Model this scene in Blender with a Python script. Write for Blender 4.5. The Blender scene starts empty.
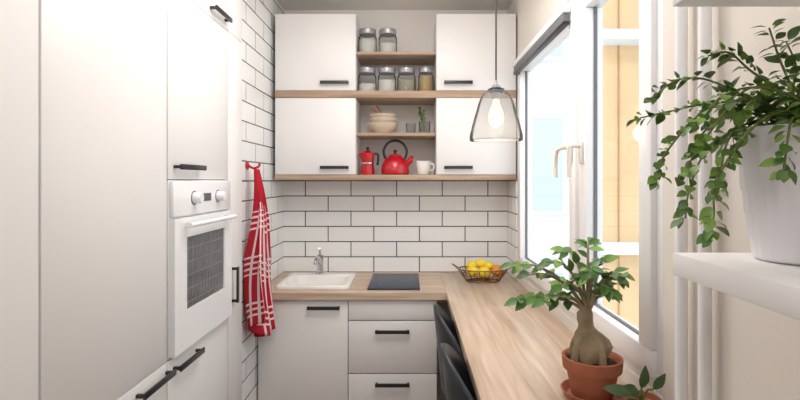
import bpy, bmesh, math, random
from mathutils import Vector, Matrix
random.seed(7)
E=1.5
scene=bpy.context.scene
scene.view_settings.view_transform='Standard'
scene.view_settings.exposure=0.1

# ---------------------------------------------------------------- materials
def lin(c):
    return tuple(((v/255)/12.92 if v/255<=0.04045 else ((v/255+0.055)/1.055)**2.4) for v in c)+(1,)
def mat(name,rgb,rough=0.5,metal=0,spec=0.5,var=0.0,scale=8,emit=None,es=0,bump=0,bscale=60,coat=0):
    m=bpy.data.materials.new(name); m.use_nodes=True
    nt=m.node_tree; b=nt.nodes['Principled BSDF']
    b.inputs['Base Color'].default_value=lin(rgb)
    b.inputs['Roughness'].default_value=rough
    b.inputs['Metallic'].default_value=metal
    b.inputs['Specular IOR Level'].default_value=spec
    b.inputs['Coat Weight'].default_value=coat
    if emit:
        b.inputs['Emission Color'].default_value=lin(emit); b.inputs['Emission Strength'].default_value=es
    if var>0 or bump>0:
        g=nt.nodes.new('ShaderNodeNewGeometry')
        n=nt.nodes.new('ShaderNodeTexNoise'); n.inputs['Scale'].default_value=scale; n.inputs['Detail'].default_value=4
        nt.links.new(g.outputs['Position'],n.inputs['Vector'])
        r=nt.nodes.new('ShaderNodeValToRGB')
        c=lin(rgb)
        r.color_ramp.elements[0].position=0.3; r.color_ramp.elements[1].position=0.7
        r.color_ramp.elements[0].color=tuple(max(0,v*(1-var)) for v in c[:3])+(1,)
        r.color_ramp.elements[1].color=tuple(min(1,v*(1+var)) for v in c[:3])+(1,)
        nt.links.new(n.outputs['Fac'],r.inputs['Fac']); nt.links.new(r.outputs['Color'],b.inputs['Base Color'])
        if bump>0:
            n2=nt.nodes.new('ShaderNodeTexNoise'); n2.inputs['Scale'].default_value=bscale
            nt.links.new(g.outputs['Position'],n2.inputs['Vector'])
            bp=nt.nodes.new('ShaderNodeBump'); bp.inputs['Strength'].default_value=bump; bp.inputs['Distance'].default_value=0.005
            nt.links.new(n2.outputs['Fac'],bp.inputs['Height']); nt.links.new(bp.outputs['Normal'],b.inputs['Normal'])
    return m
def tile(name,axis,shift):
    m=bpy.data.materials.new(name); m.use_nodes=True; nt=m.node_tree; b=nt.nodes['Principled BSDF']
    g=nt.nodes.new('ShaderNodeNewGeometry'); s=nt.nodes.new('ShaderNodeSeparateXYZ'); c=nt.nodes.new('ShaderNodeCombineXYZ')
    nt.links.new(g.outputs['Position'],s.inputs[0])
    ax=nt.nodes.new('ShaderNodeMath'); ax.operation='ADD'; ax.inputs[1].default_value=shift
    az=nt.nodes.new('ShaderNodeMath'); az.operation='ADD'; az.inputs[1].default_value=-0.895+1.0
    nt.links.new(s.outputs[axis],ax.inputs[0]); nt.links.new(s.outputs['Z'],az.inputs[0])
    nt.links.new(ax.outputs[0],c.inputs[0]); nt.links.new(az.outputs[0],c.inputs[1])
    t=nt.nodes.new('ShaderNodeTexBrick'); t.inputs['Scale'].default_value=1
    t.inputs['Brick Width'].default_value=0.30; t.inputs['Row Height'].default_value=0.1
    t.inputs['Mortar Size'].default_value=0.0032; t.inputs['Mortar Smooth'].default_value=0.05
    t.inputs['Color1'].default_value=lin((247,247,246)); t.inputs['Color2'].default_value=lin((242,242,243))
    t.inputs['Mortar'].default_value=lin((42,42,48))
    nt.links.new(c.outputs[0],t.inputs['Vector']); nt.links.new(t.outputs['Color'],b.inputs['Base Color'])
    b.inputs['Roughness'].default_value=0.22
    bp=nt.nodes.new('ShaderNodeBump'); bp.invert=True; bp.inputs['Strength'].default_value=0.4; bp.inputs['Distance'].default_value=0.002
    nt.links.new(t.outputs['Fac'],bp.inputs['Height']); nt.links.new(bp.outputs['Normal'],b.inputs['Normal'])
    return m
def wood(name,along,c1,c2,rough=0.4):
    m=bpy.data.materials.new(name); m.use_nodes=True; nt=m.node_tree; b=nt.nodes['Principled BSDF']
    g=nt.nodes.new('ShaderNodeNewGeometry'); mp=nt.nodes.new('ShaderNodeMapping')
    sc=[34,34,34]; sc[along]=2.2; mp.inputs['Scale'].default_value=sc
    nt.links.new(g.outputs['Position'],mp.inputs['Vector'])
    n=nt.nodes.new('ShaderNodeTexNoise'); n.inputs['Scale'].default_value=1; n.inputs['Detail'].default_value=7; n.inputs['Distortion'].default_value=0.7
    nt.links.new(mp.outputs[0],n.inputs['Vector'])
    r=nt.nodes.new('ShaderNodeValToRGB'); r.color_ramp.elements[0].position=0.3; r.color_ramp.elements[1].position=0.68
    r.color_ramp.elements[0].color=lin(c2); r.color_ramp.elements[1].color=lin(c1)
    nt.links.new(n.outputs['Fac'],r.inputs['Fac']); nt.links.new(r.outputs['Color'],b.inputs['Base Color'])
    b.inputs['Roughness'].default_value=rough
    return m
def glass(name,tint=(255,255,255),gloss=0.12,const=None,milk=0.0):
    m=bpy.data.materials.new(name); m.use_nodes=True; nt=m.node_tree
    for n in list(nt.nodes): nt.nodes.remove(n)
    o=nt.nodes.new('ShaderNodeOutputMaterial'); tr=nt.nodes.new('ShaderNodeBsdfTransparent'); gl=nt.nodes.new('ShaderNodeBsdfGlossy')
    tr.inputs['Color'].default_value=lin(tint); gl.inputs['Roughness'].default_value=0.03
    mx=nt.nodes.new('ShaderNodeMixShader')
    if const is None:
        lw=nt.nodes.new('ShaderNodeLayerWeight'); lw.inputs['Blend'].default_value=gloss
        nt.links.new(lw.outputs['Fresnel'],mx.inputs[0])
    else: mx.inputs[0].default_value=const
    src=tr.outputs[0]
    if milk>0:
        df=nt.nodes.new('ShaderNodeBsdfDiffuse'); df.inputs['Color'].default_value=(0.95,0.95,0.95,1)
        m2=nt.nodes.new('ShaderNodeMixShader'); m2.inputs[0].default_value=milk
        nt.links.new(tr.outputs[0],m2.inputs[1]); nt.links.new(df.outputs[0],m2.inputs[2]); src=m2.outputs[0]
    nt.links.new(src,mx.inputs[1]); nt.links.new(gl.outputs[0],mx.inputs[2]); nt.links.new(mx.outputs[0],o.inputs[0])
    return m
M={}
M['cab']=mat('cabinet_white_lacquer',(238,236,236),0.42,var=0.01,scale=3)
M['carc']=mat('cabinet_gap_grey',(140,138,136),0.7)
M['paint']=mat('wall_paint_cream',(230,223,214),0.85,var=0.012,scale=4,bump=0.05)
M['ceil']=mat('ceiling_paint',(242,238,232),0.9,var=0.01,scale=3)
M['wallw']=mat('wall_paint_white',(242,238,234),0.85,var=0.01,scale=4)
M['tb']=tile('subway_tile_back','X',0.388+3.0)
M['tl']=tile('subway_tile_side','Y',0.07)
M['wx']=wood('oak_laminate_x',0,(214,192,170),(176,150,126))
M['wy']=wood('oak_laminate_y',1,(214,192,171),(178,151,128),0.3)
M['ws']=wood('oak_shelf',0,(194,168,144),(156,128,105),0.5)
M['floor']=wood('floor_planks',1,(150,120,95),(115,88,66),0.5)
M['black']=mat('black_metal',(38,38,42),0.35)
M['chair']=mat('dark_plastic',(40,44,52),0.35)
M['cook']=mat('ceramic_glass',(46,56,74),0.35,spec=0.4)
M['upvc']=mat('white_upvc',(244,244,246),0.35)
M['hand']=mat('window_handle_white',(228,222,212),0.35)
M['chrome']=mat('chrome',(205,205,210),0.15,metal=1)
M['sink']=mat('white_ceramic',(246,243,240),0.2)
M['red']=mat('red_enamel',(190,16,34),0.2,coat=0.5)
M['redc']=mat('hook_red',(190,30,50),0.5)
M['jar']=glass('jar_glass',(236,238,239),0.12,milk=0.04)
M['pane']=glass('window_glass',(244,248,250),const=0.05)
M['lid']=mat('jar_lid_metal',(170,170,175),0.35,metal=0.6)
M['fillw']=mat('flour_contents',(226,222,214),0.8)
M['fillb']=mat('pasta_contents',(190,160,110),0.8,var=0.25,scale=120)
M['fillg']=mat('herb_contents',(170,160,138),0.8,var=0.25,scale=120)
M['bowl']=mat('cream_stoneware',(226,208,186),0.4)
M['terra']=mat('terracotta',(174,104,76),0.75,var=0.1,scale=14,bump=0.15)
M['soil']=mat('potting_soil',(56,42,34),0.95,var=0.3,scale=70,bump=0.8)
M['bark']=mat('ficus_bark',(160,142,114),0.8,var=0.25,scale=30,bump=0.5)
M['stem']=mat('green_stem',(110,120,60),0.6)
M['leaf']=mat('leaf_green',(80,122,54),0.4,var=0.4,scale=18)
M['leaf1']=mat('leaf_mid_green',(84,120,54),0.42,var=0.35,scale=22)
M['leaf2']=mat('leaf_light_green',(124,158,72),0.42,var=0.3,scale=22)
M['leaf3']=mat('leaf_deep_green',(70,98,56),0.4,var=0.3,scale=18)
M['lemon']=mat('lemon_skin',(240,208,50),0.5,bump=0.2,bscale=200)
M['orange']=mat('orange_skin',(226,140,50),0.5,bump=0.2,bscale=200)
M['basket']=mat('brass_wire',(128,90,52),0.4,metal=0.5)
M['shade']=glass('lamp_glass',(226,227,229),0.12,milk=0.08)
M['bulb']=mat('bulb_glow',(255,220,160),0.4,emit=(255,214,140),es=2.8)
M['knob']=mat('oven_white',(244,244,246),0.25)
M['ovg']=mat('oven_glass_grey',(92,94,100),0.1)
M['rack']=mat('oven_rack',(140,142,146),0.4)
M['dark']=mat('dark_marking',(90,90,96),0.4)
M['pot']=mat('white_pot',(236,234,238),0.4)
M['fac1']=mat('facade_pale',(224,230,236),0.9)
M['fac2']=mat('facade_peach',(224,192,150),0.9,var=0.05,scale=2)
M['facg']=mat('facade_glass',(198,212,224),0.5)
M['facj']=mat('facade_joint',(190,150,108),0.9)
M['blind']=mat('blind_grey',(150,152,158),0.5)
M['gasket']=mat('gasket_dark',(110,112,118),0.6)
M['spoon']=mat('wooden_spoon',(170,110,60),0.6)

# ---------------------------------------------------------------- helpers
COL=scene.collection
def fin(name,bm,m,parent=None,smooth=True,angle=35,mats=None):
    bmesh.ops.recalc_face_normals(bm,faces=bm.faces[:])
    xs=[v.co for v in bm.verts]
    mn=Vector((min(v.x for v in xs),min(v.y for v in xs),min(v.z for v in xs)))
    mx=Vector((max(v.x for v in xs),max(v.y for v in xs),max(v.z for v in xs)))
    c=(mn+mx)/2; c.z=mn.z
    for v in bm.verts: v.co-=c
    me=bpy.data.meshes.new(name); bm.to_mesh(me); bm.free()
    for mm in (mats or [m]): me.materials.append(mm)
    if smooth:
        for p in me.polygons: p.use_smooth=True
        me.set_sharp_from_angle(angle=math.radians(angle))
    o=bpy.data.objects.new(name,me); COL.objects.link(o); o.location=c
    if parent is not None:
        o.parent=parent; o.matrix_parent_inverse=Matrix.Translation(parent.location).inverted()
    return o
def empty(name,loc):
    e=bpy.data.objects.new(name,None); e.empty_display_size=0.05; e.location=loc; COL.objects.link(e); return e
def addbox(bm,x0,x1,y0,y1,z0,z1,bev=0.0,seg=2):
    r=bmesh.ops.create_cube(bm,size=1); vs=r['verts']
    for v in vs:
        v.co=Vector(((x0+x1)/2+v.co.x*(x1-x0),(y0+y1)/2+v.co.y*(y1-y0),(z0+z1)/2+v.co.z*(z1-z0)))
    if bev>0:
        es=list({e for v in vs for e in v.link_edges})
        bmesh.ops.bevel(bm,geom=es,offset=bev,segments=seg,affect='EDGES',profile=0.5)
def box(name,x0,x1,y0,y1,z0,z1,m,parent=None,bev=0.0):
    bm=bmesh.new(); addbox(bm,x0,x1,y0,y1,z0,z1,bev); return fin(name,bm,m,parent,smooth=bev>0)
def boxes(name,lst,m,parent=None,bev=0.0):
    bm=bmesh.new()
    for b in lst: addbox(bm,*b,bev)
    return fin(name,bm,m,parent,smooth=bev>0)
def addlathe(bm,prof,c,segs=32,mod=None,axis='Z',rot=0):
    rings=[]
    for r,z in prof:
        ring=[]
        for i in range(segs):
            a=2*math.pi*i/segs+rot; rr=max(r,0.0001)
            if mod: rr=mod(rr,a,z)
            p=Vector((rr*math.cos(a),rr*math.sin(a),z))
            if axis=='X': p=Vector((p.z,p.x,p.y))
            if axis=='Y': p=Vector((p.x,p.z,p.y))
            ring.append(bm.verts.new(p+Vector(c)))
        rings.append(ring)
    for a,b in zip(rings,rings[1:]):
        for i in range(segs):
            j=(i+1)%segs; bm.faces.new((a[i],a[j],b[j],b[i]))
    for ring,(r,z) in ((rings[0],prof[0]),(rings[-1],prof[-1])):
        if r<0.0011: bm.faces.new(ring)
    return rings
def lathe(name,prof,c,m,parent=None,segs=32,mod=None,axis='Z',angle=35,rot=0):
    bm=bmesh.new(); addlathe(bm,prof,c,segs,mod,axis,rot); return fin(name,bm,m,parent,angle=angle)
def addtube(bm,pts,rad,segs=8,closed=False):
    pts=[Vector(p) for p in pts]; n=len(pts)
    rads=rad if isinstance(rad,(list,tuple)) else [rad]*n
    rings=[]; prev=None
    for i,p in enumerate(pts):
        if closed: t=(pts[(i+1)%n]-pts[i-1]).normalized()
        else: t=(pts[min(i+1,n-1)]-pts[max(i-1,0)]).normalized()
        if prev is None:
            u=t.cross(Vector((0,0,1)));
            if u.length<0.1: u=t.cross(Vector((1,0,0)))
        else: u=prev-t*prev.dot(t)
        u.normalize(); prev=u; w=t.cross(u)
        rings.append([bm.verts.new(p+(u*math.cos(2*math.pi*k/segs)+w*math.sin(2*math.pi*k/segs))*rads[i]) for k in range(segs)])
    m=n if closed else n-1
    for i in range(m):
        a=rings[i]; b=rings[(i+1)%n]
        for k in range(segs):
            j=(k+1)%segs; bm.faces.new((a[k],a[j],b[j],b[k]))
    if not closed: bm.faces.new(rings[0]); bm.faces.new(rings[-1])
def tube(name,pts,rad,m,parent=None,segs=8,closed=False):
    bm=bmesh.new(); addtube(bm,pts,rad,segs,closed); return fin(name,bm,m,parent,angle=60)
def smoothpts(pts,n=6):
    pts=[Vector(p) for p in pts]; out=[]
    for i in range(len(pts)-1):
        p0=pts[max(i-1,0)];p1=pts[i];p2=pts[i+1];p3=pts[min(i+2,len(pts)-1)]
        for k in range(n):
            t=k/n
            out.append(0.5*((2*p1)+(-p0+p2)*t+(2*p0-5*p1+4*p2-p3)*t*t+(-p0+3*p1-3*p2+p3)*t*t*t))
    out.append(pts[-1]); return out
def addleaf(bm,p,d,up,L,W,fold=0.25,droop=0.25):
    d=Vector(d).normalized(); up=Vector(up); s=d.cross(up)
    if s.length<0.05: s=d.cross(Vector((1,0,0.2)))
    s.normalize(); n=s.cross(d).normalized(); p=Vector(p)
    st=[(0,0.02),(0.15,0.55),(0.38,0.98),(0.6,0.92),(0.82,0.52),(1,0.02)]
    prev=None
    for t,w in st:
        c=p+d*L*t-n*droop*L*t*t
        h=W*w/2
        row=(bm.verts.new(c-s*h+n*h*fold),bm.verts.new(c),bm.verts.new(c+s*h+n*h*fold))
        if prev:
            bm.faces.new((prev[0],prev[1],row[1],row[0])); bm.faces.new((prev[1],prev[2],row[2],row[1]))
        prev=row
def handle(name,c,axis,L,out,parent,m=None,h=0.011):
    m=m or M['black']; c=Vector(c); out=Vector(out)
    a={'X':Vector((1,0,0)),'Y':Vector((0,1,0)),'Z':Vector((0,0,1))}[axis]
    side=a.cross(out)
    bm=bmesh.new()
    def ob(cc,la,lo,ls):
        ext=Vector([abs(a[i])*la+abs(out[i])*lo+abs(side[i])*ls for i in range(3)])
        addbox(bm,cc.x-ext.x/2,cc.x+ext.x/2,cc.y-ext.y/2,cc.y+ext.y/2,cc.z-ext.z/2,cc.z+ext.z/2,0.0015)
    ob(c+out*0.027,L,0.008,h*1.7)
    for s in (-1,1): ob(c+a*s*(L/2-0.008)+out*0.0135,0.012,0.027,h)
    return fin(name,bm,m,parent)

# ---------------------------------------------------------------- room shell
XL=-0.83; XR=0.645; YB=3.23; ZC=E+1.12; YR=-1.7; XLL=-1.45; WT=0.095
box('floor',XLL-0.1,XR+WT,YR-0.1,YB+0.1,-0.05,0,M['floor'])
box('ceiling',XLL-0.1,XR+WT,YR-0.1,YB+0.1,ZC,ZC+0.1,M['ceil'])
box('wall_back',XLL-0.1,XR+WT,YB,YB+0.1,0,ZC,M['wallw'])
box('wall_left_tiled',XLL,XL,2.375,YB,0,ZC,M['tl'])
box('wall_left',XLL-0.1,XLL,YR,YB,0,ZC,M['wallw'])
box('wall_rear',XLL-0.1,XR+WT,YR-0.1,YR,0,ZC,M['wallw'])
WY0,WY1,WZ0,WZ1=1.25,2.93,E-0.56,E+0.735
boxes('wall_right',[(XR,XR+WT,YR,WY0,0,ZC),(XR,XR+WT,WY1,YB,0,ZC),(XR,XR+WT,WY0,WY1,0,WZ0),(XR,XR+WT,WY0,WY1,WZ1,ZC)],M['paint'])
CT=E-0.605
box('trim_backsplash',XL,XR-0.008,YB-0.008,YB,CT,E+0.0,M['tb'])
box('trim_backsplash_side',XR-0.008,XR,WY1+0.01,YB-0.008,CT,E+0.0,M['tl'])

# ---------------------------------------------------------------- window
w=empty('window_1',(XR,(WY0+WY1)/2,WZ0))
fx0,fx1=XR+0.005,XR+0.075
f=0.05; mid=1.86
boxes('outer_frame',[(fx0,fx1,WY0,WY1,WZ0,WZ0+f),(fx0,fx1,WY0,WY1,WZ1-f,WZ1),(fx0,fx1,WY0,WY0+f,WZ0+f,WZ1-f),(fx0,fx1,WY1-f,WY1,WZ0+f,WZ1-f),(fx0,fx1,mid-0.03,mid+0.03,WZ0+f,WZ1-f)],M['upvc'],w,0.004)
def sash(nm,y0,y1):
    z0,z1=WZ0+f-0.01,WZ1-f+0.01; s=0.07; a,b=XR-0.012,XR+0.052
    boxes(nm+'_frame',[(a,b,y0,y1,z0,z0+s),(a,b,y0,y1,z1-s,z1),(a,b,y0,y0+s,z0+s,z1-s),(a,b,y1-s,y1,z0+s,z1-s)],M['upvc'],w,0.005)
    boxes(nm+'_gasket',[(XR+0.018,XR+0.03,y0+s,y1-s,z0+s,z0+s+0.005),(XR+0.018,XR+0.03,y0+s,y0+s+0.005,z0+s,z1-s),(XR+0.018,XR+0.03,y1-s-0.005,y1-s,z0+s,z1-s)],M['gasket'],w)
    box(nm+'_glass',XR+0.02,XR+0.026,y0+s,y1-s,z0+s,z1-s,M['pane'],w)
sash('far_sash',mid+0.02,WY1-f+0.01); sash('near_sash',WY0+f-0.01,mid-0.02)
for nm,yy in (('handle_far',mid+0.06),('handle_near',mid-0.06)):
    hz=E+0.04
    box(nm+'_plate',XR-0.022,XR-0.012,yy-0.014,yy+0.014,hz+0.02,hz+0.10,M['hand'],w,0.004)
    dy=0.09 if nm=='handle_far' else 0.0
    tube(nm+'_lever',smoothpts([(XR-0.02,yy,hz+0.085),(XR-0.055,yy,hz+0.085),(XR-0.062,yy+dy*0.3,hz+0.07),(XR-0.062,yy+dy*0.5,hz+0.02),(XR-0.06,yy+dy*0.5,hz-0.03)],5),0.009,M['hand'],w)
bl=empty('window_blind',(XR-0.03,2.4,WZ1-0.1))
by0,by1=mid+0.06,WY1-0.06
box('head_rail',XR-0.045,XR-0.014,by0,by1,WZ1-0.075,WZ1-0.045,M['upvc'],bl,0.003)
boxes('slat_stack',[(XR-0.040,XR-0.018,by0+0.01,by1-0.01,WZ1-0.079-0.006*i-0.003,WZ1-0.079-0.006*i) for i in range(5)],M['blind'],bl)
box('bottom_rail',XR-0.042,XR-0.016,by0+0.01,by1-0.01,WZ1-0.122,WZ1-0.109,M['black'],bl,0.003)

# exterior building
ex=empty('neighbour_building',(2.4,6.5,0))
box('facade_pale',0.6,2.28,6.4,6.8,-3,7,M['fac1'],ex)
for i,zz in enumerate((-0.9,1.1,3.1)):
    box('facade_window_%d'%(i+1),1.55,1.98,6.37,6.4,zz,zz+1.2,M['facg'],ex)
    boxes('facade_window_frame_%d'%(i+1),[(1.50,1.55,6.35,6.4,zz-0.05,zz+1.25),(1.98,2.03,6.35,6.4,zz-0.05,zz+1.25),(1.55,1.98,6.35,6.4,zz-0.05,zz),(1.55,1.98,6.35,6.4,zz+1.2,zz+1.25)],M['upvc'],ex)
box('facade_peach',2.28,5.5,6.2,6.8,-3,7,M['fac2'],ex)
boxes('balcony_slab',[(2.28,5.5,5.9,6.2,zz,zz+0.12) for zz in (-1.2,0.6,3.2)],M['fac1'],ex)
boxes('facade_joints',[(2.28+0.35*i,2.295+0.35*i,6.18,6.2,-3,7) for i in range(1,9)],M['facj'],ex)
box('ground_outside',0.95,12,-6,12,-3.1,-3,M['wallw'])

# ---------------------------------------------------------------- tall cabinets (left)
XF=-0.80
def tall(name,y0,y1,doors,zb=0.1):
    e=empty(name,(XF-0.3,(y0+y1)/2,0))
    box('carcass',XLL+0.005,XF-0.021,y0,y1,0.0,ZC-0.004,M['carc'],e)
    for i,(a,b) in enumerate(doors):
        box('door_%d'%(i+1),XF-0.02,XF,y0+0.0015,y1-0.0015,a,b,M['cab'],e,0.002)
    return e
g=0.0015
zl=E-0.60; zt=E+0.655; top=ZC-0.006
t0=tall('larder_cabinet',0.42,1.058,[(0.1,top)])
t1=tall('refrigerator_cabinet',1.062,1.614,[(0.1,zl-g),(zl+g,zt-g),(zt+g,top)])
handle('handle_lower',(XF,1.52,E-0.632),'Y',0.19,(1,0,0),t1)
t2=tall('oven_cabinet',1.618,2.152,[(0.1,zl-g),(E+0.002,zt-g),(zt+g,top)])
handle('handle_drawer',(XF,1.745,E-0.637),'Y',0.19,(1,0,0),t2)
handle('handle_upper',(XF,1.755,E+0.045),'Y',0.2,(1,0,0),t2)
handle('handle_top',(XF,2.04,zt+0.035),'Y',0.17,(1,0,0),t2)
t3=tall('pullout_cabinet',2.156,2.335,[(0.1,zt-g),(zt+g,top)])
handle('handle_pull',(XF,2.20,E-0.47),'Z',0.16,(1,0,0),t3)
ov=empty('built_in_oven',(XF,1.885,zl))
oy0,oy1=1.622,2.148
box('body',XF-0.020,XF+0.0,oy0,oy1,zl+0.003,E-0.001,M['knob'],ov,0.002)
box('control_panel',XF,XF+0.016,oy0+0.004,oy1-0.004,E-0.125,E-0.004,M['knob'],ov,0.004)
gy0,gy1,gz0,gz1=1.715,2.06,E-0.455,E-0.20
d0,d1=zl+0.01,E-0.131
boxes('door_frame',[(XF,XF+0.02,oy0+0.004,gy0,d0,d1),(XF,XF+0.02,gy1,oy1-0.004,d0,d1),(XF,XF+0.02,gy0,gy1,d0,gz0),(XF,XF+0.02,gy0,gy1,gz1,d1)],M['knob'],ov)
box('door_glass',XF+0.001,XF+0.014,gy0,gy1,gz0,gz1,M['ovg'],ov)
boxes('racks',[(XF+0.0141,XF+0.0150,gy0+0.01,gy1-0.01,gz0+0.02+0.048*i,gz0+0.0225+0.048*i) for i in range(5)]+[(XF+0.0141,XF+0.0148,gy0+0.02+0.03*i,gy0+0.0225+0.03*i,gz0+0.01,gz1-0.01) for i in range(11)],M['rack'],ov)
for i,yy in enumerate((1.78,2.0)):
    lathe('knob_%d'%(i+1),[(0.001,0.03),(0.017,0.03),(0.019,0.026),(0.021,0.0),(0.001,0.0)],(XF+0.015,yy,E-0.065),M['knob'],ov,24,axis='X')
    lathe('knob_ring_%d'%(i+1),[(0.022,0.001),(0.026,0.001),(0.026,0.0),(0.022,0.0)],(XF+0.016,yy,E-0.065),M['dark'],ov,24,axis='X')
box('display',XF+0.016,XF+0.0175,1.86,1.93,E-0.08,E-0.05,M['dark'],ov)
tube('door_handle',[(XF+0.05,1.67,E-0.155),(XF+0.05,2.10,E-0.155)],0.009,M['knob'],ov,12)
boxes('handle_posts',[(XF+0.015,XF+0.05,yy,yy+0.014,E-0.162,E-0.148) for yy in (1.70,2.06)],M['knob'],ov)

# ---------------------------------------------------------------- base units
YF=2.65
def fr(name,x0,x1,z0,z1,par): return box(name,x0,x1,YF,YF+0.019,z0,z1,M['cab'],par,0.002)
CB=CT-0.04
bc=empty('sink_base_cabinet',(-0.57,2.94,0))
boxes('carcass',[(-0.826,-0.81,YF+0.02,YB-0.01,0,CB-0.001),(-0.353,-0.337,YF+0.02,YB-0.01,0,CB-0.001),(-0.81,-0.353,YF+0.02,YB-0.01,0.1,0.116),(-0.81,-0.353,YB-0.02,YB-0.01,0.116,CB-0.001),(-0.81,-0.353,YF+0.021,YF+0.03,CB-0.03,CB-0.001)],M['carc'],bc)
fr('door',-0.822,-0.337,0.11,CB-0.006,bc); handle('handle',(-0.465,YF,CB-0.042),'X',0.175,(0,-1,0),bc)
dc=empty('drawer_cabinet',(-0.095,2.94,0))
box('carcass',-0.335,0.147,YF+0.02,YB-0.01,0,CB-0.001,M['carc'],dc)
zs=[(E-0.758,CB-0.006),(E-1.045,E-0.764),(0.11,E-1.051)]
for i,(a,b) in enumerate(zs): fr('drawer_%d'%(i+1),-0.333,0.145,a,b,dc)
handle('handle_1',(-0.095,YF,E-0.815),'X',0.185,(0,-1,0),dc); handle('handle_2',(-0.095,YF,E-1.10),'X',0.185,(0,-1,0),dc)
sx0,sx1,sy0,sy1=-0.75,-0.34,2.71,3.12
cf=YF-0.02
boxes('kitchen_countertop',[(XL,sx0+0.015,cf,YB-0.008,CB,CT),(sx1-0.015,0.195,cf,YB-0.008,CB,CT),(sx0+0.015,sx1-0.015,cf,sy0+0.015,CB,CT),(sx0+0.015,sx1-0.015,sy1-0.015,YB-0.008,CB,CT)],M['wx'])
box('breakfast_bar',0.1955,XR-0.002,1.17,YB-0.010,CB,CT,M['wy'],None,0.002)
box('bar_support_panel',0.23,XR-0.002,1.18,1.198,0,CB-0.0005,M['cab'])
bm=bmesh.new()
def loop(x0,x1,y0,y1,z,r=0.03):
    out=[]
    for cx,cy,a0 in ((x1-r,y1-r,0),(x0+r,y1-r,90),(x0+r,y0+r,180),(x1-r,y0+r,270)):
        for k in range(5):
            a=math.radians(a0+k*22.5); out.append(bm.verts.new((cx+r*math.cos(a),cy+r*math.sin(a),z)))
    return out
L=[loop(sx0,sx1,sy0,sy1,CT+0.0005),loop(sx0,sx1,sy0,sy1,CT+0.012),loop(sx0+.004,sx1-.004,sy0+.004,sy1-.004,CT+0.016),
   loop(sx0+.03,sx1-.03,sy0+.03,sy1-.085,CT+0.016),loop(sx0+.036,sx1-.036,sy0+.036,sy1-.091,CT+0.008),loop(sx0+.05,sx1-.05,sy0+.05,sy1-.10,CT-0.15)]
for a,b in zip(L,L[1:]):
    for i in range(len(a)):
        j=(i+1)%len(a); bm.faces.new((a[i],a[j],b[j],b[i]))
bm.faces.new(L[-1])
sk=empty('kitchen_sink',((sx0+sx1)/2,2.9,CT)); fin('basin',bm,M['sink'],sk)
lathe('drain',[(0.001,0.003),(0.03,0.003),(0.034,0.0),(0.001,0.0)],((sx0+sx1)/2,2.88,CT-0.149),M['chrome'],sk,20)
fa=empty('faucet',(-0.565,3.08,CT+0.017)); fz=CT+0.0165
lathe('base',[(0.001,0),(0.026,0),(0.026,0.008),(0.02,0.012),(0.02,0.085),(0.022,0.09),(0.022,0.115),(0.015,0.12),(0.001,0.12)],(-0.565,3.08,fz),M['chrome'],fa,24)
tube('spout',smoothpts([(-0.565,3.07,fz+0.07),(-0.565,3.03,fz+0.105),(-0.565,2.97,fz+0.115),(-0.565,2.93,fz+0.10),(-0.565,2.925,fz+0.085)],5),0.012,M['chrome'],fa,12)
tube('lever',[(-0.565,3.08,fz+0.118),(-0.565,3.075,fz+0.14),(-0.56,3.03,fz+0.165)],0.007,M['chrome'],fa,10)
ck=empty('induction_cooktop',(-0.09,2.92,CT))
box('glass_plate',-0.235,0.055,2.69,3.13,CT+0.0005,CT+0.009,M['cook'],ck,0.002)
for i,yy in enumerate((2.81,3.01)):
    bm=bmesh.new(); addlathe(bm,[(0.083,0.0),(0.083,0.0006),(0.080,0.0006),(0.080,0.0)],(-0.09,yy,CT+0.0091),40); fin('zone_ring_%d'%(i+1),bm,M['dark'],ck)

# ---------------------------------------------------------------- upper cabinets
YU=2.93
xa,xb,xc,xd=-0.808,-0.324,0.157,0.636
def upper(x0,x1,z0,z1,hx,hz):
    e=empty('overhead_cabinet',((x0+x1)/2,3.08,z0))
    box('carcass',x0,x1,YU+0.019,YB-0.009,z0,z1,M['cab'],e)
    box('door',x0+0.0015,x1-0.0015,YU,YU+0.018,z0+0.001,z1-0.001,M['cab'],e,0.002)
    handle('handle',(hx,YU,hz),'X',0.17,(0,-1,0),e)
for x0,x1,hx in ((xa,xb,xb-0.125),(xc,xd,xc+0.13)):
    upper(x0,x1,E+0.535,E+0.995,hx,E+0.58)
    upper(x0,x1,E+0.032,E+0.491,hx,E+0.075)
ws=empty('open_shelves',((xb+xc)/2,3.08,E))
box('board_bottom',xa,xd,YU-0.002,YB-0.009,E+0.0005,E+0.031,M['ws'],ws,0.002)
box('board_middle',xa,xd,YU-0.002,YB-0.009,E+0.492,E+0.534,M['ws'],ws,0.002)
box('shelf_upper',xb+0.001,xc-0.001,YU+0.02,YB-0.009,E+0.755,E+0.773,M['ws'],ws,0.002)
box('shelf_lower',xb+0.001,xc-0.001,YU+0.02,YB-0.009,E+0.265,E+0.285,M['ws'],ws,0.002)

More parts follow.
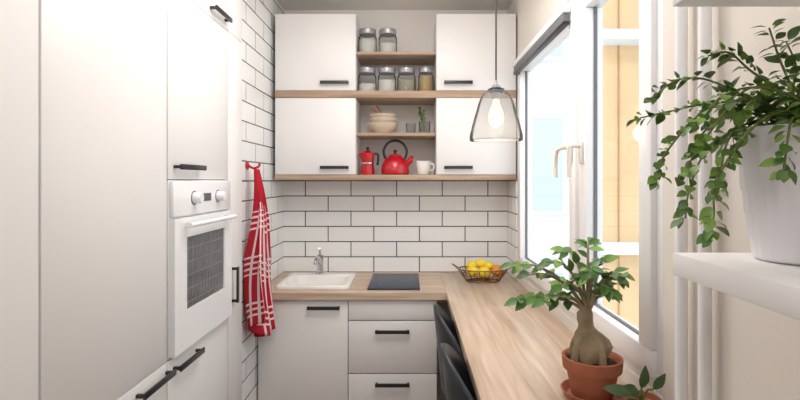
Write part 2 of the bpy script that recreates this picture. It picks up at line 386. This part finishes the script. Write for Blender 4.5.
def jar(x,y,z,r,h,fill,fh):
    e=empty('glass_jar',(x,y,z))
    lathe('body',[(0.001,0.001),(r*0.9,0.001),(r,0.008),(r,h*0.66),(r*0.82,h*0.76),(r*0.82,h*0.80)],(x,y,z),M['jar'],e,28)
    lathe('contents',[(0.001,0.004),(r*0.88,0.004),(r*0.92,0.01),(r*0.92,h*fh),(0.001,h*fh+0.003)],(x,y,z),fill,e,24)
    lathe('lid',[(0.001,h*0.78),(r*0.9,h*0.78),(r*0.92,h*0.80),(r*0.92,h*0.97),(r*0.85,h),(0.001,h)],(x,y,z),M['lid'],e,28)
z1=E+0.7735; z2=E+0.5345; z3=E+0.2855; z4=E+0.0315
jar(-0.262,3.03,z1,0.057,0.155,M['fillw'],0.55); jar(-0.137,3.03,z1,0.057,0.155,M['fillw'],0.4)
jar(-0.264,3.03,z2,0.057,0.155,M['fillw'],0.35); jar(-0.143,3.03,z2,0.057,0.155,M['fillw'],0.5); jar(-0.022,3.03,z2,0.057,0.155,M['fillg'],0.5); jar(0.098,3.03,z2,0.047,0.160,M['fillb'],0.62)
def bowlp(r,h): return [(0.001,0.0),(r*0.42,0.0),(r*0.45,0.006),(r*0.8,h*0.45),(r,h),(r*0.96,h),(r*0.75,h*0.5),(r*0.4,0.012),(0.001,0.012)]
b=empty('stacked_bowls',(-0.17,3.05,z3))
for i,(r,h,dz) in enumerate(((0.10,0.065,0.0),(0.088,0.06,0.035),(0.082,0.055,0.065))):
    lathe('bowl_%d'%(i+1),bowlp(r,h),(-0.17,3.05,z3+dz+0.0005),M['bowl'],b,32)
tube('spoon_handle',[(-0.15,3.04,z3+0.10),(-0.25,3.04,z3+0.165)],[0.006,0.005],M['spoon'],b)
tube('spoon_handle_2',[(-0.16,3.06,z3+0.10),(-0.21,3.07,z3+0.18)],[0.006,0.005],M['spoon'],b)
h=empty('herb_in_glass',(0.09,3.03,z3))
hx=0.09
lathe('glass_vase',[(0.001,0.001),(0.028,0.001),(0.033,0.01),(0.036,0.075),(0.034,0.075),(0.03,0.012)],(hx,3.03,z3),M['jar'],h,24)
bm=bmesh.new(); bs=bmesh.new()
for i in range(9):
    a=random.uniform(0,6.28); s=random.uniform(0.01,0.05)
    tp=Vector((hx-0.01+s*math.cos(a)*0.7,3.03+s*math.sin(a)*0.6,z3+random.uniform(0.09,0.16)))
    addtube(bs,[(hx,3.03,z3+0.01),(hx+s*0.4*math.cos(a),3.03,z3+0.06),tp],0.0018,5)
    for k in range(3): addleaf(bm,tp-Vector((0,0,0.015*k)),(random.uniform(-1,0.6),random.uniform(-1,1),0.5),(0,0,1),0.022,0.016)
fin('stems',bs,M['stem'],h); fin('leaves',bm,M['leaf'],h)
lathe('glass_tumbler',[(0.001,0.001),(0.024,0.001),(0.028,0.006),(0.031,0.07),(0.029,0.07),(0.026,0.008)],(0.005,3.06,z3),M['jar'],None,24)
mk=empty('moka_pot',(-0.262,3.03,z4)); c=(-0.262,3.03,z4)
lathe('lower_chamber',[(0.001,0.001),(0.044,0.001),(0.045,0.008),(0.038,0.062),(0.034,0.068)],c,M['red'],mk,8,angle=20)
lathe('collar',[(0.034,0.066),(0.040,0.068),(0.040,0.076),(0.032,0.078)],c,M['chrome'],mk,24)
lathe('upper_chamber',[(0.034,0.076),(0.036,0.08),(0.044,0.135),(0.042,0.137),(0.012,0.150),(0.001,0.150)],c,M['red'],mk,8,angle=20)
lathe('lid_knob',[(0.005,0.148),(0.007,0.158),(0.011,0.165),(0.008,0.173),(0.001,0.174)],c,M['black'],mk,12)
tube('handle',smoothpts([(c[0]+0.040,3.03,z4+0.130),(c[0]+0.062,3.03,z4+0.128),(c[0]+0.066,3.03,z4+0.10),(c[0]+0.060,3.03,z4+0.06)],4),0.007,M['black'],mk)
tube('spout',[(c[0]-0.03,3.03,z4+0.11),(c[0]-0.054,3.03,z4+0.135)],[0.014,0.006],M['red'],mk,8)
kt=empty('kettle',(-0.092,3.05,z4)); c=(-0.092,3.05,z4)
lathe('body',[(0.001,0.001),(0.080,0.001),(0.087,0.008),(0.089,0.025),(0.084,0.06),(0.066,0.095),(0.042,0.114),(0.040,0.118)],c,M['red'],kt,40)
lathe('lid',[(0.040,0.116),(0.036,0.124),(0.012,0.132),(0.001,0.133)],c,M['red'],kt,32)
lathe('lid_knob',[(0.005,0.132),(0.006,0.138),(0.013,0.146),(0.010,0.156),(0.001,0.157)],c,M['black'],kt,16)
tube('handle',smoothpts([(c[0]-0.060,3.05,z4+0.10),(c[0]-0.072,3.05,z4+0.15),(c[0]-0.045,3.05,z4+0.198),(c[0],3.05,z4+0.214),(c[0]+0.045,3.05,z4+0.198),(c[0]+0.072,3.05,z4+0.15),(c[0]+0.060,3.05,z4+0.10)],5),0.008,M['black'],kt,10)
tube('spout',smoothpts([(c[0]+0.06,3.04,z4+0.06),(c[0]+0.09,3.03,z4+0.085),(c[0]+0.105,3.02,z4+0.115)],4),[0.022]*3+[0.018]*3+[0.013]*3,M['red'],kt,14)
mx,my=0.082,3.03
m_=empty('coffee_mug',(mx,my,z4))
lathe('cup',[(0.001,0.001),(0.030,0.001),(0.038,0.012),(0.044,0.05),(0.046,0.085),(0.043,0.085),(0.040,0.05),(0.034,0.012),(0.001,0.008)],(mx,my,z4),M['sink'],m_,28)
tube('handle',smoothpts([(mx+0.040,my-0.012,z4+0.070),(mx+0.064,my-0.018,z4+0.062),(mx+0.062,my-0.018,z4+0.034),(mx+0.037,my-0.012,z4+0.026)],4),0.005,M['sink'],m_)

# ---------------------------------------------------------------- pendant lamp
px,py=0.36,2.05; pz=E+0.165
pl=empty('pendant_lamp',(px,py,ZC))
lathe('ceiling_rose',[(0.001,-0.001),(0.05,-0.001),(0.045,-0.02),(0.001,-0.022)],(px,py,ZC),M['black'],pl,24)
tube('cord',[(px,py,ZC-0.02),(px,py,pz+0.24)],0.0035,M['black'],pl,8)
lathe('socket',[(0.001,0.255),(0.006,0.25),(0.008,0.235),(0.018,0.23),(0.019,0.215),(0.019,0.175),(0.016,0.172),(0.001,0.172)],(px,py,pz),M['lid'],pl,24)
lathe('cap_ring',[(0.020,0.222),(0.034,0.215),(0.036,0.203),(0.024,0.20)],(px,py,pz),M['black'],pl,24)
lathe('glass_shade',[(0.030,0.21),(0.045,0.205),(0.062,0.185),(0.072,0.16),(0.098,0.07),(0.110,0.02),(0.110,0.004),(0.106,0.0)],(px,py,pz),M['shade'],pl,48,angle=60)
bm=bmesh.new(); addtube(bm,[(px+0.108*math.cos(2*math.pi*i/48),py+0.108*math.sin(2*math.pi*i/48),pz+0.001) for i in range(48)],0.0022,6,True); fin('glass_rim',bm,M['jar'],pl)
lathe('bulb',[(0.012,0.175),(0.014,0.155),(0.028,0.12),(0.033,0.095),(0.026,0.07),(0.012,0.058),(0.001,0.055)],(px,py,pz),M['bulb'],pl,24)

# ---------------------------------------------------------------- towel on hook
tw=empty('dish_towel',(-0.78,2.47,E-0.8))
bm=bmesh.new(); uv=bm.loops.layers.uv.new('UVMap'); NU,NV=56,60; grid=[]
for j in range(NV+1):
    v=j/NV; row=[]
    wd=0.03+0.11*min(1,v*1.8)+0.05*v; amp=0.010+0.036*min(1,v*1.8)
    for i in range(NU+1):
        u=i/NU
        y=2.49+(u-0.5)*wd*1.15
        x=XL+0.050+0.012*math.sin(v*7)+amp*math.sin(u*math.pi*5+v*1.5)+0.02*v
        x=max(x,XL+0.006)
        y+=0.01*math.sin(u*math.pi*5+1.2)
        z=E+0.055-0.83*v+0.02*math.sin(u*9)*v-0.05*abs(u-0.45)*v
        if u<0.3: z+=0.10*v*(0.3-u)/0.3
        row.append((bm.verts.new((x,y,z)),u,v))
    grid.append(row)
for j in range(NV):
    for i in range(NU):
        q=(grid[j][i],grid[j][i+1],grid[j+1][i+1],grid[j+1][i])
        fc=bm.faces.new([t[0] for t in q])
        for lp,t in zip(fc.loops,q): lp[uv].uv=(t[1],t[2])
mt=bpy.data.materials.new('towel_red_check'); mt.use_nodes=True; nt=mt.node_tree; bb=nt.nodes['Principled BSDF']; bb.inputs['Roughness'].default_value=0.9
un=nt.nodes.new('ShaderNodeUVMap'); sp=nt.nodes.new('ShaderNodeSeparateXYZ'); nt.links.new(un.outputs[0],sp.inputs[0])
def mth(op,a,bv=None):
    n=nt.nodes.new('ShaderNodeMath'); n.operation=op
    if isinstance(a,(int,float)): n.inputs[0].default_value=a
    else: nt.links.new(a,n.inputs[0])
    if bv is not None:
        if isinstance(bv,(int,float)): n.inputs[1].default_value=bv
        else: nt.links.new(bv,n.inputs[1])
    return n.outputs[0]
U,V=sp.outputs[0],sp.outputs[1]
su=mth('GREATER_THAN',mth('SINE',mth('MULTIPLY',U,95)),0.45)
sv=mth('GREATER_THAN',mth('SINE',mth('MULTIPLY',V,170)),0.45)
bu=mth('GREATER_THAN',mth('SINE',mth('MULTIPLY',U,19)),0.2)
bv_=mth('GREATER_THAN',mth('SINE',mth('ADD',mth('MULTIPLY',V,22),0.6)),0.2)
chk=mth('MAXIMUM',mth('MULTIPLY',su,bu),mth('MULTIPLY',sv,bv_))
chk=mth('MULTIPLY',chk,mth('GREATER_THAN',V,0.22))
mxn=nt.nodes.new('ShaderNodeMix'); mxn.data_type='RGBA'; mxn.inputs[6].default_value=lin((182,22,44)); mxn.inputs[7].default_value=lin((236,212,216))
nt.links.new(chk,mxn.inputs[0]); nt.links.new(mxn.outputs[2],bb.inputs['Base Color'])
to=fin('cloth',bm,mt,tw,angle=180)
sm=to.modifiers.new('Solidify','SOLIDIFY'); sm.thickness=0.003
hk=empty('towel_hook',(XL,2.49,E+0.06))
lathe('plate',[(0.001,0.0),(0.022,0.0),(0.022,0.006),(0.001,0.008)],(XL+0.0005,2.49,E+0.075),M['redc'],hk,20,axis='X')
tube('peg',smoothpts([(XL+0.006,2.49,E+0.075),(XL+0.035,2.49,E+0.06),(XL+0.062,2.49,E+0.07),(XL+0.066,2.49,E+0.09)],4),0.006,M['redc'],hk)

# ---------------------------------------------------------------- fruit basket
fbx,fby=0.435,2.93
fb=empty('fruit_basket',(fbx,fby,CT))
bm=bmesh.new()
def ell(a,b_,z,n=40): return [(fbx+a*math.cos(2*math.pi*i/n),fby+b_*math.sin(2*math.pi*i/n),z) for i in range(n)]
addtube(bm,ell(0.10,0.06,CT+0.005),0.0035,6,True); addtube(bm,ell(0.150,0.095,CT+0.075),0.004,6,True); addtube(bm,ell(0.125,0.077,CT+0.04),0.0025,6,True); addtube(bm,ell(0.05,0.03,CT+0.005),0.0025,6,True)
for i in range(28):
    a=2*math.pi*i/28
    addtube(bm,[(fbx,fby,CT+0.005),(fbx+0.10*math.cos(a),fby+0.06*math.sin(a),CT+0.005),(fbx+0.126*math.cos(a),fby+0.078*math.sin(a),CT+0.04),(fbx+0.150*math.cos(a),fby+0.095*math.sin(a),CT+0.075)],0.0022,5)
for s in (-1,1):
    addtube(bm,smoothpts([(fbx+s*0.145,fby-0.035,CT+0.075),(fbx+s*0.175,fby-0.025,CT+0.10),(fbx+s*0.18,fby+0.02,CT+0.10),(fbx+s*0.145,fby+0.04,CT+0.075)],4),0.004,6)
fin('wire_basket',bm,M['basket'],fb)
def fruit(nm,x,y,z,r,m,lem):
    prof=[(0.001,-r*1.3 if lem else -r)]+[(r*math.cos(t),(r*(1.12 if lem else 1))*math.sin(t)) for t in [math.radians(d) for d in range(-75,80,15)]]+[(0.001,r*1.3 if lem else r)]
    lathe(nm,prof,(x,y,z),m,fb,20,axis='X' if lem else 'Z',angle=80)
fruit('lemon_1',fbx-0.065,fby-0.02,CT+0.062,0.030,M['lemon'],True)
fruit('lemon_2',fbx-0.06,fby+0.035,CT+0.085,0.030,M['lemon'],True)
fruit('lemon_5',fbx+0.005,fby-0.015,CT+0.055,0.034,M['lemon'],True)
fruit('lemon_3',fbx+0.04,fby+0.03,CT+0.085,0.028,M['lemon'],True)
fruit('orange_1',fbx+0.085,fby-0.01,CT+0.066,0.034,M['orange'],False)
fruit('lemon_4',fbx-0.01,fby+0.03,CT+0.10,0.028,M['lemon'],True)

# ---------------------------------------------------------------- chairs
def chair(cy):
    e=empty('counter_chair',(0.31,cy,0)); cx=0.297
    bm=bmesh.new(); N=28; rows=[]
    for j in range(9):
        t=j/8
        row=[]
        for i in range(N+1):
            a=math.radians(-84+168*i/N)
            rx=0.165+0.025*t; ry=0.185+0.02*t
            edge=abs(i/N-0.5)*2
            z=0.63+(0.345-0.25*edge**2.0)*t
            x=cx-rx*math.cos(a)-0.010*t; y=cy+ry*math.sin(a)
            row.append(bm.verts.new((x,y,z)))
        rows.append(row)
    for a,b_ in zip(rows,rows[1:]):
        for i in range(N): bm.faces.new((a[i],a[i+1],b_[i+1],b_[i]))
    o=fin('back_shell',bm,M['chair'],e,angle=180); s=o.modifiers.new('Solidify','SOLIDIFY'); s.thickness=0.012
    lathe('seat',[(0.001,0.0),(0.14,0.0),(0.165,0.012),(0.173,0.03),(0.168,0.042),(0.15,0.04),(0.001,0.03)],(0.305,cy,0.60),M['chair'],e,36)
    for k,(sx,sy) in enumerate(((-1,-1),(-1,1),(1,-1),(1,1))):
        tube('leg_%d'%(k+1),[(0.305+sx*0.11,cy+sy*0.11,0.61),(0.305+sx*0.16,cy+sy*0.16,0.0)],[0.013,0.009],M['black'],e,10)
    tube('foot_ring',[(0.305+0.200*math.cos(math.radians(45+90*k)),cy+0.200*math.sin(math.radians(45+90*k)),0.26) for k in range(4)],0.007,M['black'],e,8,True)
chair(2.05); chair(1.55)

# ---------------------------------------------------------------- floating shelves + riser pipes
for z0 in (E-0.152,E+0.277):
    box('floating_shelf',0.42,XR-0.001,-0.1,0.785,z0,z0+0.036,M['cab'],None,0.002)
hp=empty('heating_pipes',(XR-0.03,1.05,0))
for i,(yy,r) in enumerate(((1.12,0.013),(1.03,0.013))):
    tube('riser_%d'%(i+1),[(XR-r-0.012,yy,0.001),(XR-r-0.012,yy,ZC-0.001)],r,M['upvc'],hp,24)
    boxes('bracket_%d'%(i+1),[(XR-0.02,XR-0.001,yy-0.008,yy+0.008,zz,zz+0.015) for zz in (0.4,2.3)],M['upvc'],hp)

# ---------------------------------------------------------------- bonsai
bx,by=0.505,1.36
bo=empty('potted_ficus_bonsai',(bx,by,CT))
lathe('saucer',[(0.001,0.001),(0.068,0.001),(0.084,0.024),(0.080,0.025),(0.066,0.007),(0.001,0.006)],(bx,by,CT),M['terra'],bo,40)
lathe('pot',[(0.001,0.008),(0.052,0.008),(0.055,0.012),(0.069,0.082),(0.078,0.084),(0.081,0.116),(0.076,0.118),(0.071,0.114),(0.066,0.10),(0.001,0.09)],(bx,by,CT),M['terra'],bo,40)
bm=bmesh.new(); addlathe(bm,[(0.0685,0.100),(0.05,0.106),(0.02,0.110),(0.001,0.111)],(bx,by,CT),28); fin('soil',bm,M['soil'],bo)
tz=CT+0.103
def knob(r,a,z): return r*(1+0.13*math.sin(2*a+z*30)+0.08*math.sin(5*a+z*60))
bm=bmesh.new()
prof=[(0.034,-0.01),(0.040,0.005),(0.046,0.025),(0.047,0.042),(0.042,0.062),(0.032,0.078),(0.022,0.09),(0.018,0.10),(0.020,0.115),(0.021,0.13),(0.015,0.142),(0.001,0.148)]
rg=addlathe(bm,prof,(bx-0.006,by,tz),28,knob)
for ring,(r,z) in zip(rg,prof):
    for v in ring: v.co.x+=-0.04*max(z,0)+0.008*math.sin(z*40)
for a0 in (0.3,2.3,3.6,5.2):
    addtube(bm,smoothpts([(bx-0.01+0.022*math.cos(a0),by+0.022*math.sin(a0),tz+0.07),(bx-0.01+0.044*math.cos(a0),by+0.044*math.sin(a0),tz+0.035),(bx-0.01+0.050*math.cos(a0),by+0.050*math.sin(a0),tz-0.004)],4),[0.012]*4+[0.011]*4+[0.007],8)
fin('trunk',bm,M['bark'],bo,angle=70)
top=Vector((bx-0.012,by,tz+0.132))
ends=[(-0.20,0.02,0.13),(-0.13,-0.05,0.05),(-0.15,0.04,0.10),(-0.05,0.03,0.17),(0.0,-0.03,0.13),(0.05,0.03,0.14),(0.085,-0.02,0.10),(0.085,0.03,0.045),(0.07,-0.06,0.12),(-0.195,-0.03,0.045),(0.02,0.05,0.19),(-0.09,-0.06,0.09),(-0.10,0.0,0.14),(0.04,-0.05,0.08)]
bs=bmesh.new(); bl_=bmesh.new(); bl2=bmesh.new()
for ex_,ey,ez in ends:
    e_=Vector((ex_,ey,ez)); p1=top+Vector((ex_*0.3,ey*0.3,ez*0.55+0.012)); p2=top+Vector((ex_*0.7,ey*0.7,ez*0.9+0.012))
    pts=smoothpts([top,p1,p2,top+e_],5); n=len(pts)
    addtube(bs,pts,[0.0055*(1-0.7*i/n) for i in range(n)],7)
    for i in range(5,n,2):
        t=(pts[min(i+1,n-1)]-pts[i-1]).normalized()
        for s in (-1,1):
            if random.random()<0.10: continue
            side=t.cross(Vector((0,0,1))).normalized()*s
            d=(t*0.5+side*random.uniform(0.5,1)+Vector((random.uniform(-.3,.3),random.uniform(-.3,.3),random.uniform(-0.4,0.5)))).normalized()
            L_=random.uniform(0.034,0.050)
            if pts[i].x+d.x*L_>XR-0.03: L_=0.025
            if pts[i].x+d.x*L_>XR-0.03: continue
            addleaf(bl_ if random.random()<0.65 else bl2,pts[i],d,(random.uniform(-.6,.6),random.uniform(-1.2,-0.1),1),L_,L_*0.55,0.2,0.25)
    tipL=0.045 if ex_<0.05 else 0.022
    addleaf(bl_,pts[-1],(pts[-1]-pts[-3]),(0.2,-0.8,1),tipL,tipL*0.55)
fin('branches',bs,M['bark'],bo); fin('leaves',bl_,M['leaf'],bo,angle=180); fin('leaves_young',bl2,M['leaf2'],bo,angle=180)

qx,qy=0.588,1.245
q=empty('potted_broadleaf_plant',(qx,qy,CT))
lathe('pot',[(0.001,0.001),(0.034,0.001),(0.041,0.04),(0.044,0.042),(0.045,0.052),(0.042,0.052),(0.039,0.040),(0.001,0.04)],(qx,qy,CT),M['terra'],q,32)
bs=bmesh.new(); bm=bmesh.new()
for k,(dx,dy,dz,L_) in enumerate(((-0.03,-0.02,0.07,0.07),(0.0,0.0,0.075,0.06),(-0.02,-0.04,0.06,0.07),(0.015,-0.03,0.085,0.05),(-0.02,-0.035,0.075,0.07),(0.02,-0.05,0.06,0.045))):
    p=[(qx,qy,CT+0.04),(qx+dx*0.5,qy+dy*0.5,CT+dz*0.9),(qx+dx,qy+dy,CT+dz)]
    d=[(-1,0.1,0.25),(0.15,-0.3,1),(-0.7,-0.3,-0.05),(0.45,-0.3,0.8),(-0.7,-0.5,0.5),(0.5,-0.6,0.1)][k]
    addtube(bs,smoothpts(p,4),0.0025,6); addleaf(bm,p[-1],d,(0.1,-0.8,0.6),L_,L_*0.45,0.2,0.25)
fin('stems',bs,M['stem'],q); fin('leaves',bm,M['leaf3'],q,angle=180)

# ---------------------------------------------------------------- trailing plant on shelf
tx,ty=0.558,0.70; sz=E-0.1155
tp=empty('potted_trailing_plant',(tx,ty,sz))
def rib(r,a,z): return r*(1+0.012*math.sin(26*a))
lathe('pot',[(0.001,0.001),(0.054,0.001),(0.057,0.006),(0.060,0.03),(0.0625,0.032),(0.0645,0.065),(0.067,0.067),(0.069,0.10),(0.0715,0.102),(0.0735,0.135),(0.0755,0.137),(0.077,0.175),(0.079,0.178),(0.079,0.19),(0.075,0.19),(0.072,0.175),(0.001,0.165)],(tx,ty,sz),M['pot'],tp,104,rib,angle=60)
lathe('soil',[(0.071,0.172),(0.04,0.178),(0.001,0.18)],(tx,ty,sz),M['soil'],tp,24)
P0=Vector((tx,ty,sz+0.178))
vines=[
 [(-0.04,0,0.04),(-0.10,-0.02,0.05),(-0.15,-0.03,0.0),(-0.19,-0.03,-0.06)],
 [(-0.05,0.02,0.05),(-0.12,0.03,0.05),(-0.17,0.03,0.04),(-0.215,0.03,0.03)],
 [(-0.04,-0.03,0.03),(-0.10,-0.05,0.01),(-0.15,-0.05,-0.06),(-0.155,-0.05,-0.11),(-0.16,-0.05,-0.14)],
 [(-0.03,0,0.06),(-0.06,0.02,0.10),(-0.09,0.02,0.125),(-0.12,0.02,0.12)],
 [(-0.01,0,0.06),(-0.03,0.0,0.11),(-0.045,0,0.155)],
 [(0.0,0.02,0.05),(0.01,0.02,0.10),(-0.005,0.02,0.14)],
 [(-0.06,0,0.03),(-0.13,0.0,0.04),(-0.19,0.0,-0.02),(-0.205,0,-0.06)],
 [(-0.05,-0.05,0.02),(-0.08,-0.08,-0.01),(-0.085,-0.08,-0.05)],
 [(-0.02,-0.06,0.03),(-0.03,-0.10,0.02),(-0.03,-0.11,-0.02)],
 [(-0.04,0.03,0.05),(-0.10,0.05,0.09),(-0.15,0.05,0.09),(-0.19,0.05,0.06)],
 [(-0.02,-0.03,0.04),(-0.05,-0.04,0.07),(-0.08,-0.04,0.06),(-0.11,-0.04,0.03)],
 [(0.02,-0.03,0.05),(0.03,-0.04,0.10),(0.025,-0.04,0.13)],
 [(-0.06,0.02,0.01),(-0.11,0.03,-0.01),(-0.14,0.03,-0.07),(-0.148,0.03,-0.12)],
 [(0.01,-0.04,0.03),(0.0,-0.07,0.06),(-0.02,-0.08,0.08)],
 [(-0.03,0.01,0.03),(-0.07,0.01,0.04),(-0.12,0.01,0.02),(-0.15,0.01,-0.02)],
 [(-0.02,0.02,0.03),(-0.05,0.03,0.06),(-0.10,0.03,0.065)],
 [(-0.06,0.01,0.02),(-0.10,0.0,0.0),(-0.125,-0.02,-0.04),(-0.13,-0.02,-0.08)],
 [(-0.03,-0.04,0.04),(-0.09,-0.05,0.06),(-0.14,-0.05,0.05),(-0.18,-0.05,0.01)],
]
bs=bmesh.new(); b1=bmesh.new(); b2=bmesh.new()
for vi,vv in enumerate(vines):
    pts=smoothpts([P0]+[P0+Vector(o) for o in vv],6); n=len(pts)
    addtube(bs,pts,[0.0022*(1-0.5*i/n) for i in range(n)],6)
    for i in range(3,n):
        t=(pts[min(i+1,n-1)]-pts[i-1]).normalized()
        for s in (-1,1):
            if random.random()<0.12: continue
            side=t.cross(Vector((0,0.3,1)))
            side=side.normalized()*s if side.length>0.01 else Vector((s,0,0))
            d=(side+t*0.5+Vector((random.uniform(-.5,.5),random.uniform(-.5,.5),random.uniform(-.4,.5)))).normalized()
            L_=random.uniform(0.014,0.024)
            pp=pts[i]+d*0.004
            if pp.x+d.x*L_>XR-0.012: continue
            if pp.z+min(0,d.z)*L_<sz+0.012: continue
            addleaf(b1 if random.random()<0.5 else b2,pp,d,(random.uniform(-.5,.5),random.uniform(-1.2,0.2),0.8),L_,L_*0.68,0.2,0.3)
fin('stems',bs,M['stem'],tp); fin('leaves_dark',b1,M['leaf1'],tp,angle=180); fin('leaves_light',b2,M['leaf2'],tp,angle=180)

# invented mount, out of view, dressing the added ceiling fill light
cl=empty('invented_lamp_mount',(-0.1,1.5,ZC))
lathe('mount',[(0.001,-0.001),(0.06,-0.001),(0.055,-0.025),(0.012,-0.03),(0.010,-0.14),(0.001,-0.14)],(-0.1,1.5,ZC),M['upvc'],cl,28)

# ---------------------------------------------------------------- lighting
wd=bpy.data.worlds.new('World'); scene.world=wd; wd.use_nodes=True; nt=wd.node_tree
bg=nt.nodes['Background']; sky=nt.nodes.new('ShaderNodeTexSky'); sky.sky_type='HOSEK_WILKIE'; sky.turbidity=8; sky.ground_albedo=0.6; sky.sun_direction=(-0.3,-0.6,0.7)
mx=nt.nodes.new('ShaderNodeMix'); mx.data_type='RGBA'; mx.inputs[0].default_value=0.85; mx.inputs[7].default_value=(0.98,0.98,0.99,1)
nt.links.new(sky.outputs[0],mx.inputs[6]); nt.links.new(mx.outputs[2],bg.inputs[0]); bg.inputs[1].default_value=2.0
def area(name,loc,rot,sx,sy,en,col,portal=False):
    l=bpy.data.lights.new(name,'AREA'); l.shape='RECTANGLE'; l.size=sx; l.size_y=sy; l.energy=en; l.color=col
    o=bpy.data.objects.new(name,l); o.location=loc; o.rotation_euler=rot; COL.objects.link(o)
    if portal: l.cycles.is_portal=True
    return o
area('window_portal',(XR+WT-0.005,(WY0+WY1)/2,(WZ0+WZ1)/2),(0,math.radians(90),0),WZ1-WZ0,WY1-WY0,1,(1,1,1),True)
area('overhead_fill_area',(-0.1,1.6,ZC-0.02),(0,0,0),0.9,1.4,11,(1,0.97,0.94))  # added soft fill from above, out of view, no fitting there
area('rear_fill_area',(-0.2,-0.7,ZC-0.02),(math.radians(30),0,0),1.2,1.0,22,(1,0.97,0.95))  # added fill behind the camera to lift the whole interior
cp=bpy.data.lights.new('ceiling_fill_point','POINT'); cp.energy=9; cp.color=(1,0.96,0.92); cp.shadow_soft_size=0.09  # added point fill, out of view, brightens the ceiling strip
cpo=bpy.data.objects.new('ceiling_fill_point',cp); cpo.location=(-0.05,1.75,ZC-0.26); COL.objects.link(cpo)
sl=bpy.data.lights.new('sun','SUN'); sl.energy=0.5; sl.angle=0.02; sl.color=(1,0.97,0.93)
so=bpy.data.objects.new('sun',sl); so.rotation_euler=Vector((0.02,0.8,-0.55)).to_track_quat('-Z','Y').to_euler(); COL.objects.link(so)
pb=bpy.data.lights.new('pendant_bulb_light','POINT'); pb.energy=2; pb.color=(1,0.82,0.58); pb.shadow_soft_size=0.035
po=bpy.data.objects.new('pendant_bulb_light',pb); po.location=(px,py,pz+0.03); COL.objects.link(po)

cam=bpy.data.cameras.new('camera'); cam.sensor_width=36; cam.lens=490/800*36; cam.shift_x=-0.0125; cam.shift_y=-0.025; cam.clip_start=0.05
co=bpy.data.objects.new('camera',cam); co.location=(0,0,E); co.rotation_euler=(math.radians(90),0,0); COL.objects.link(co)
scene.camera=co
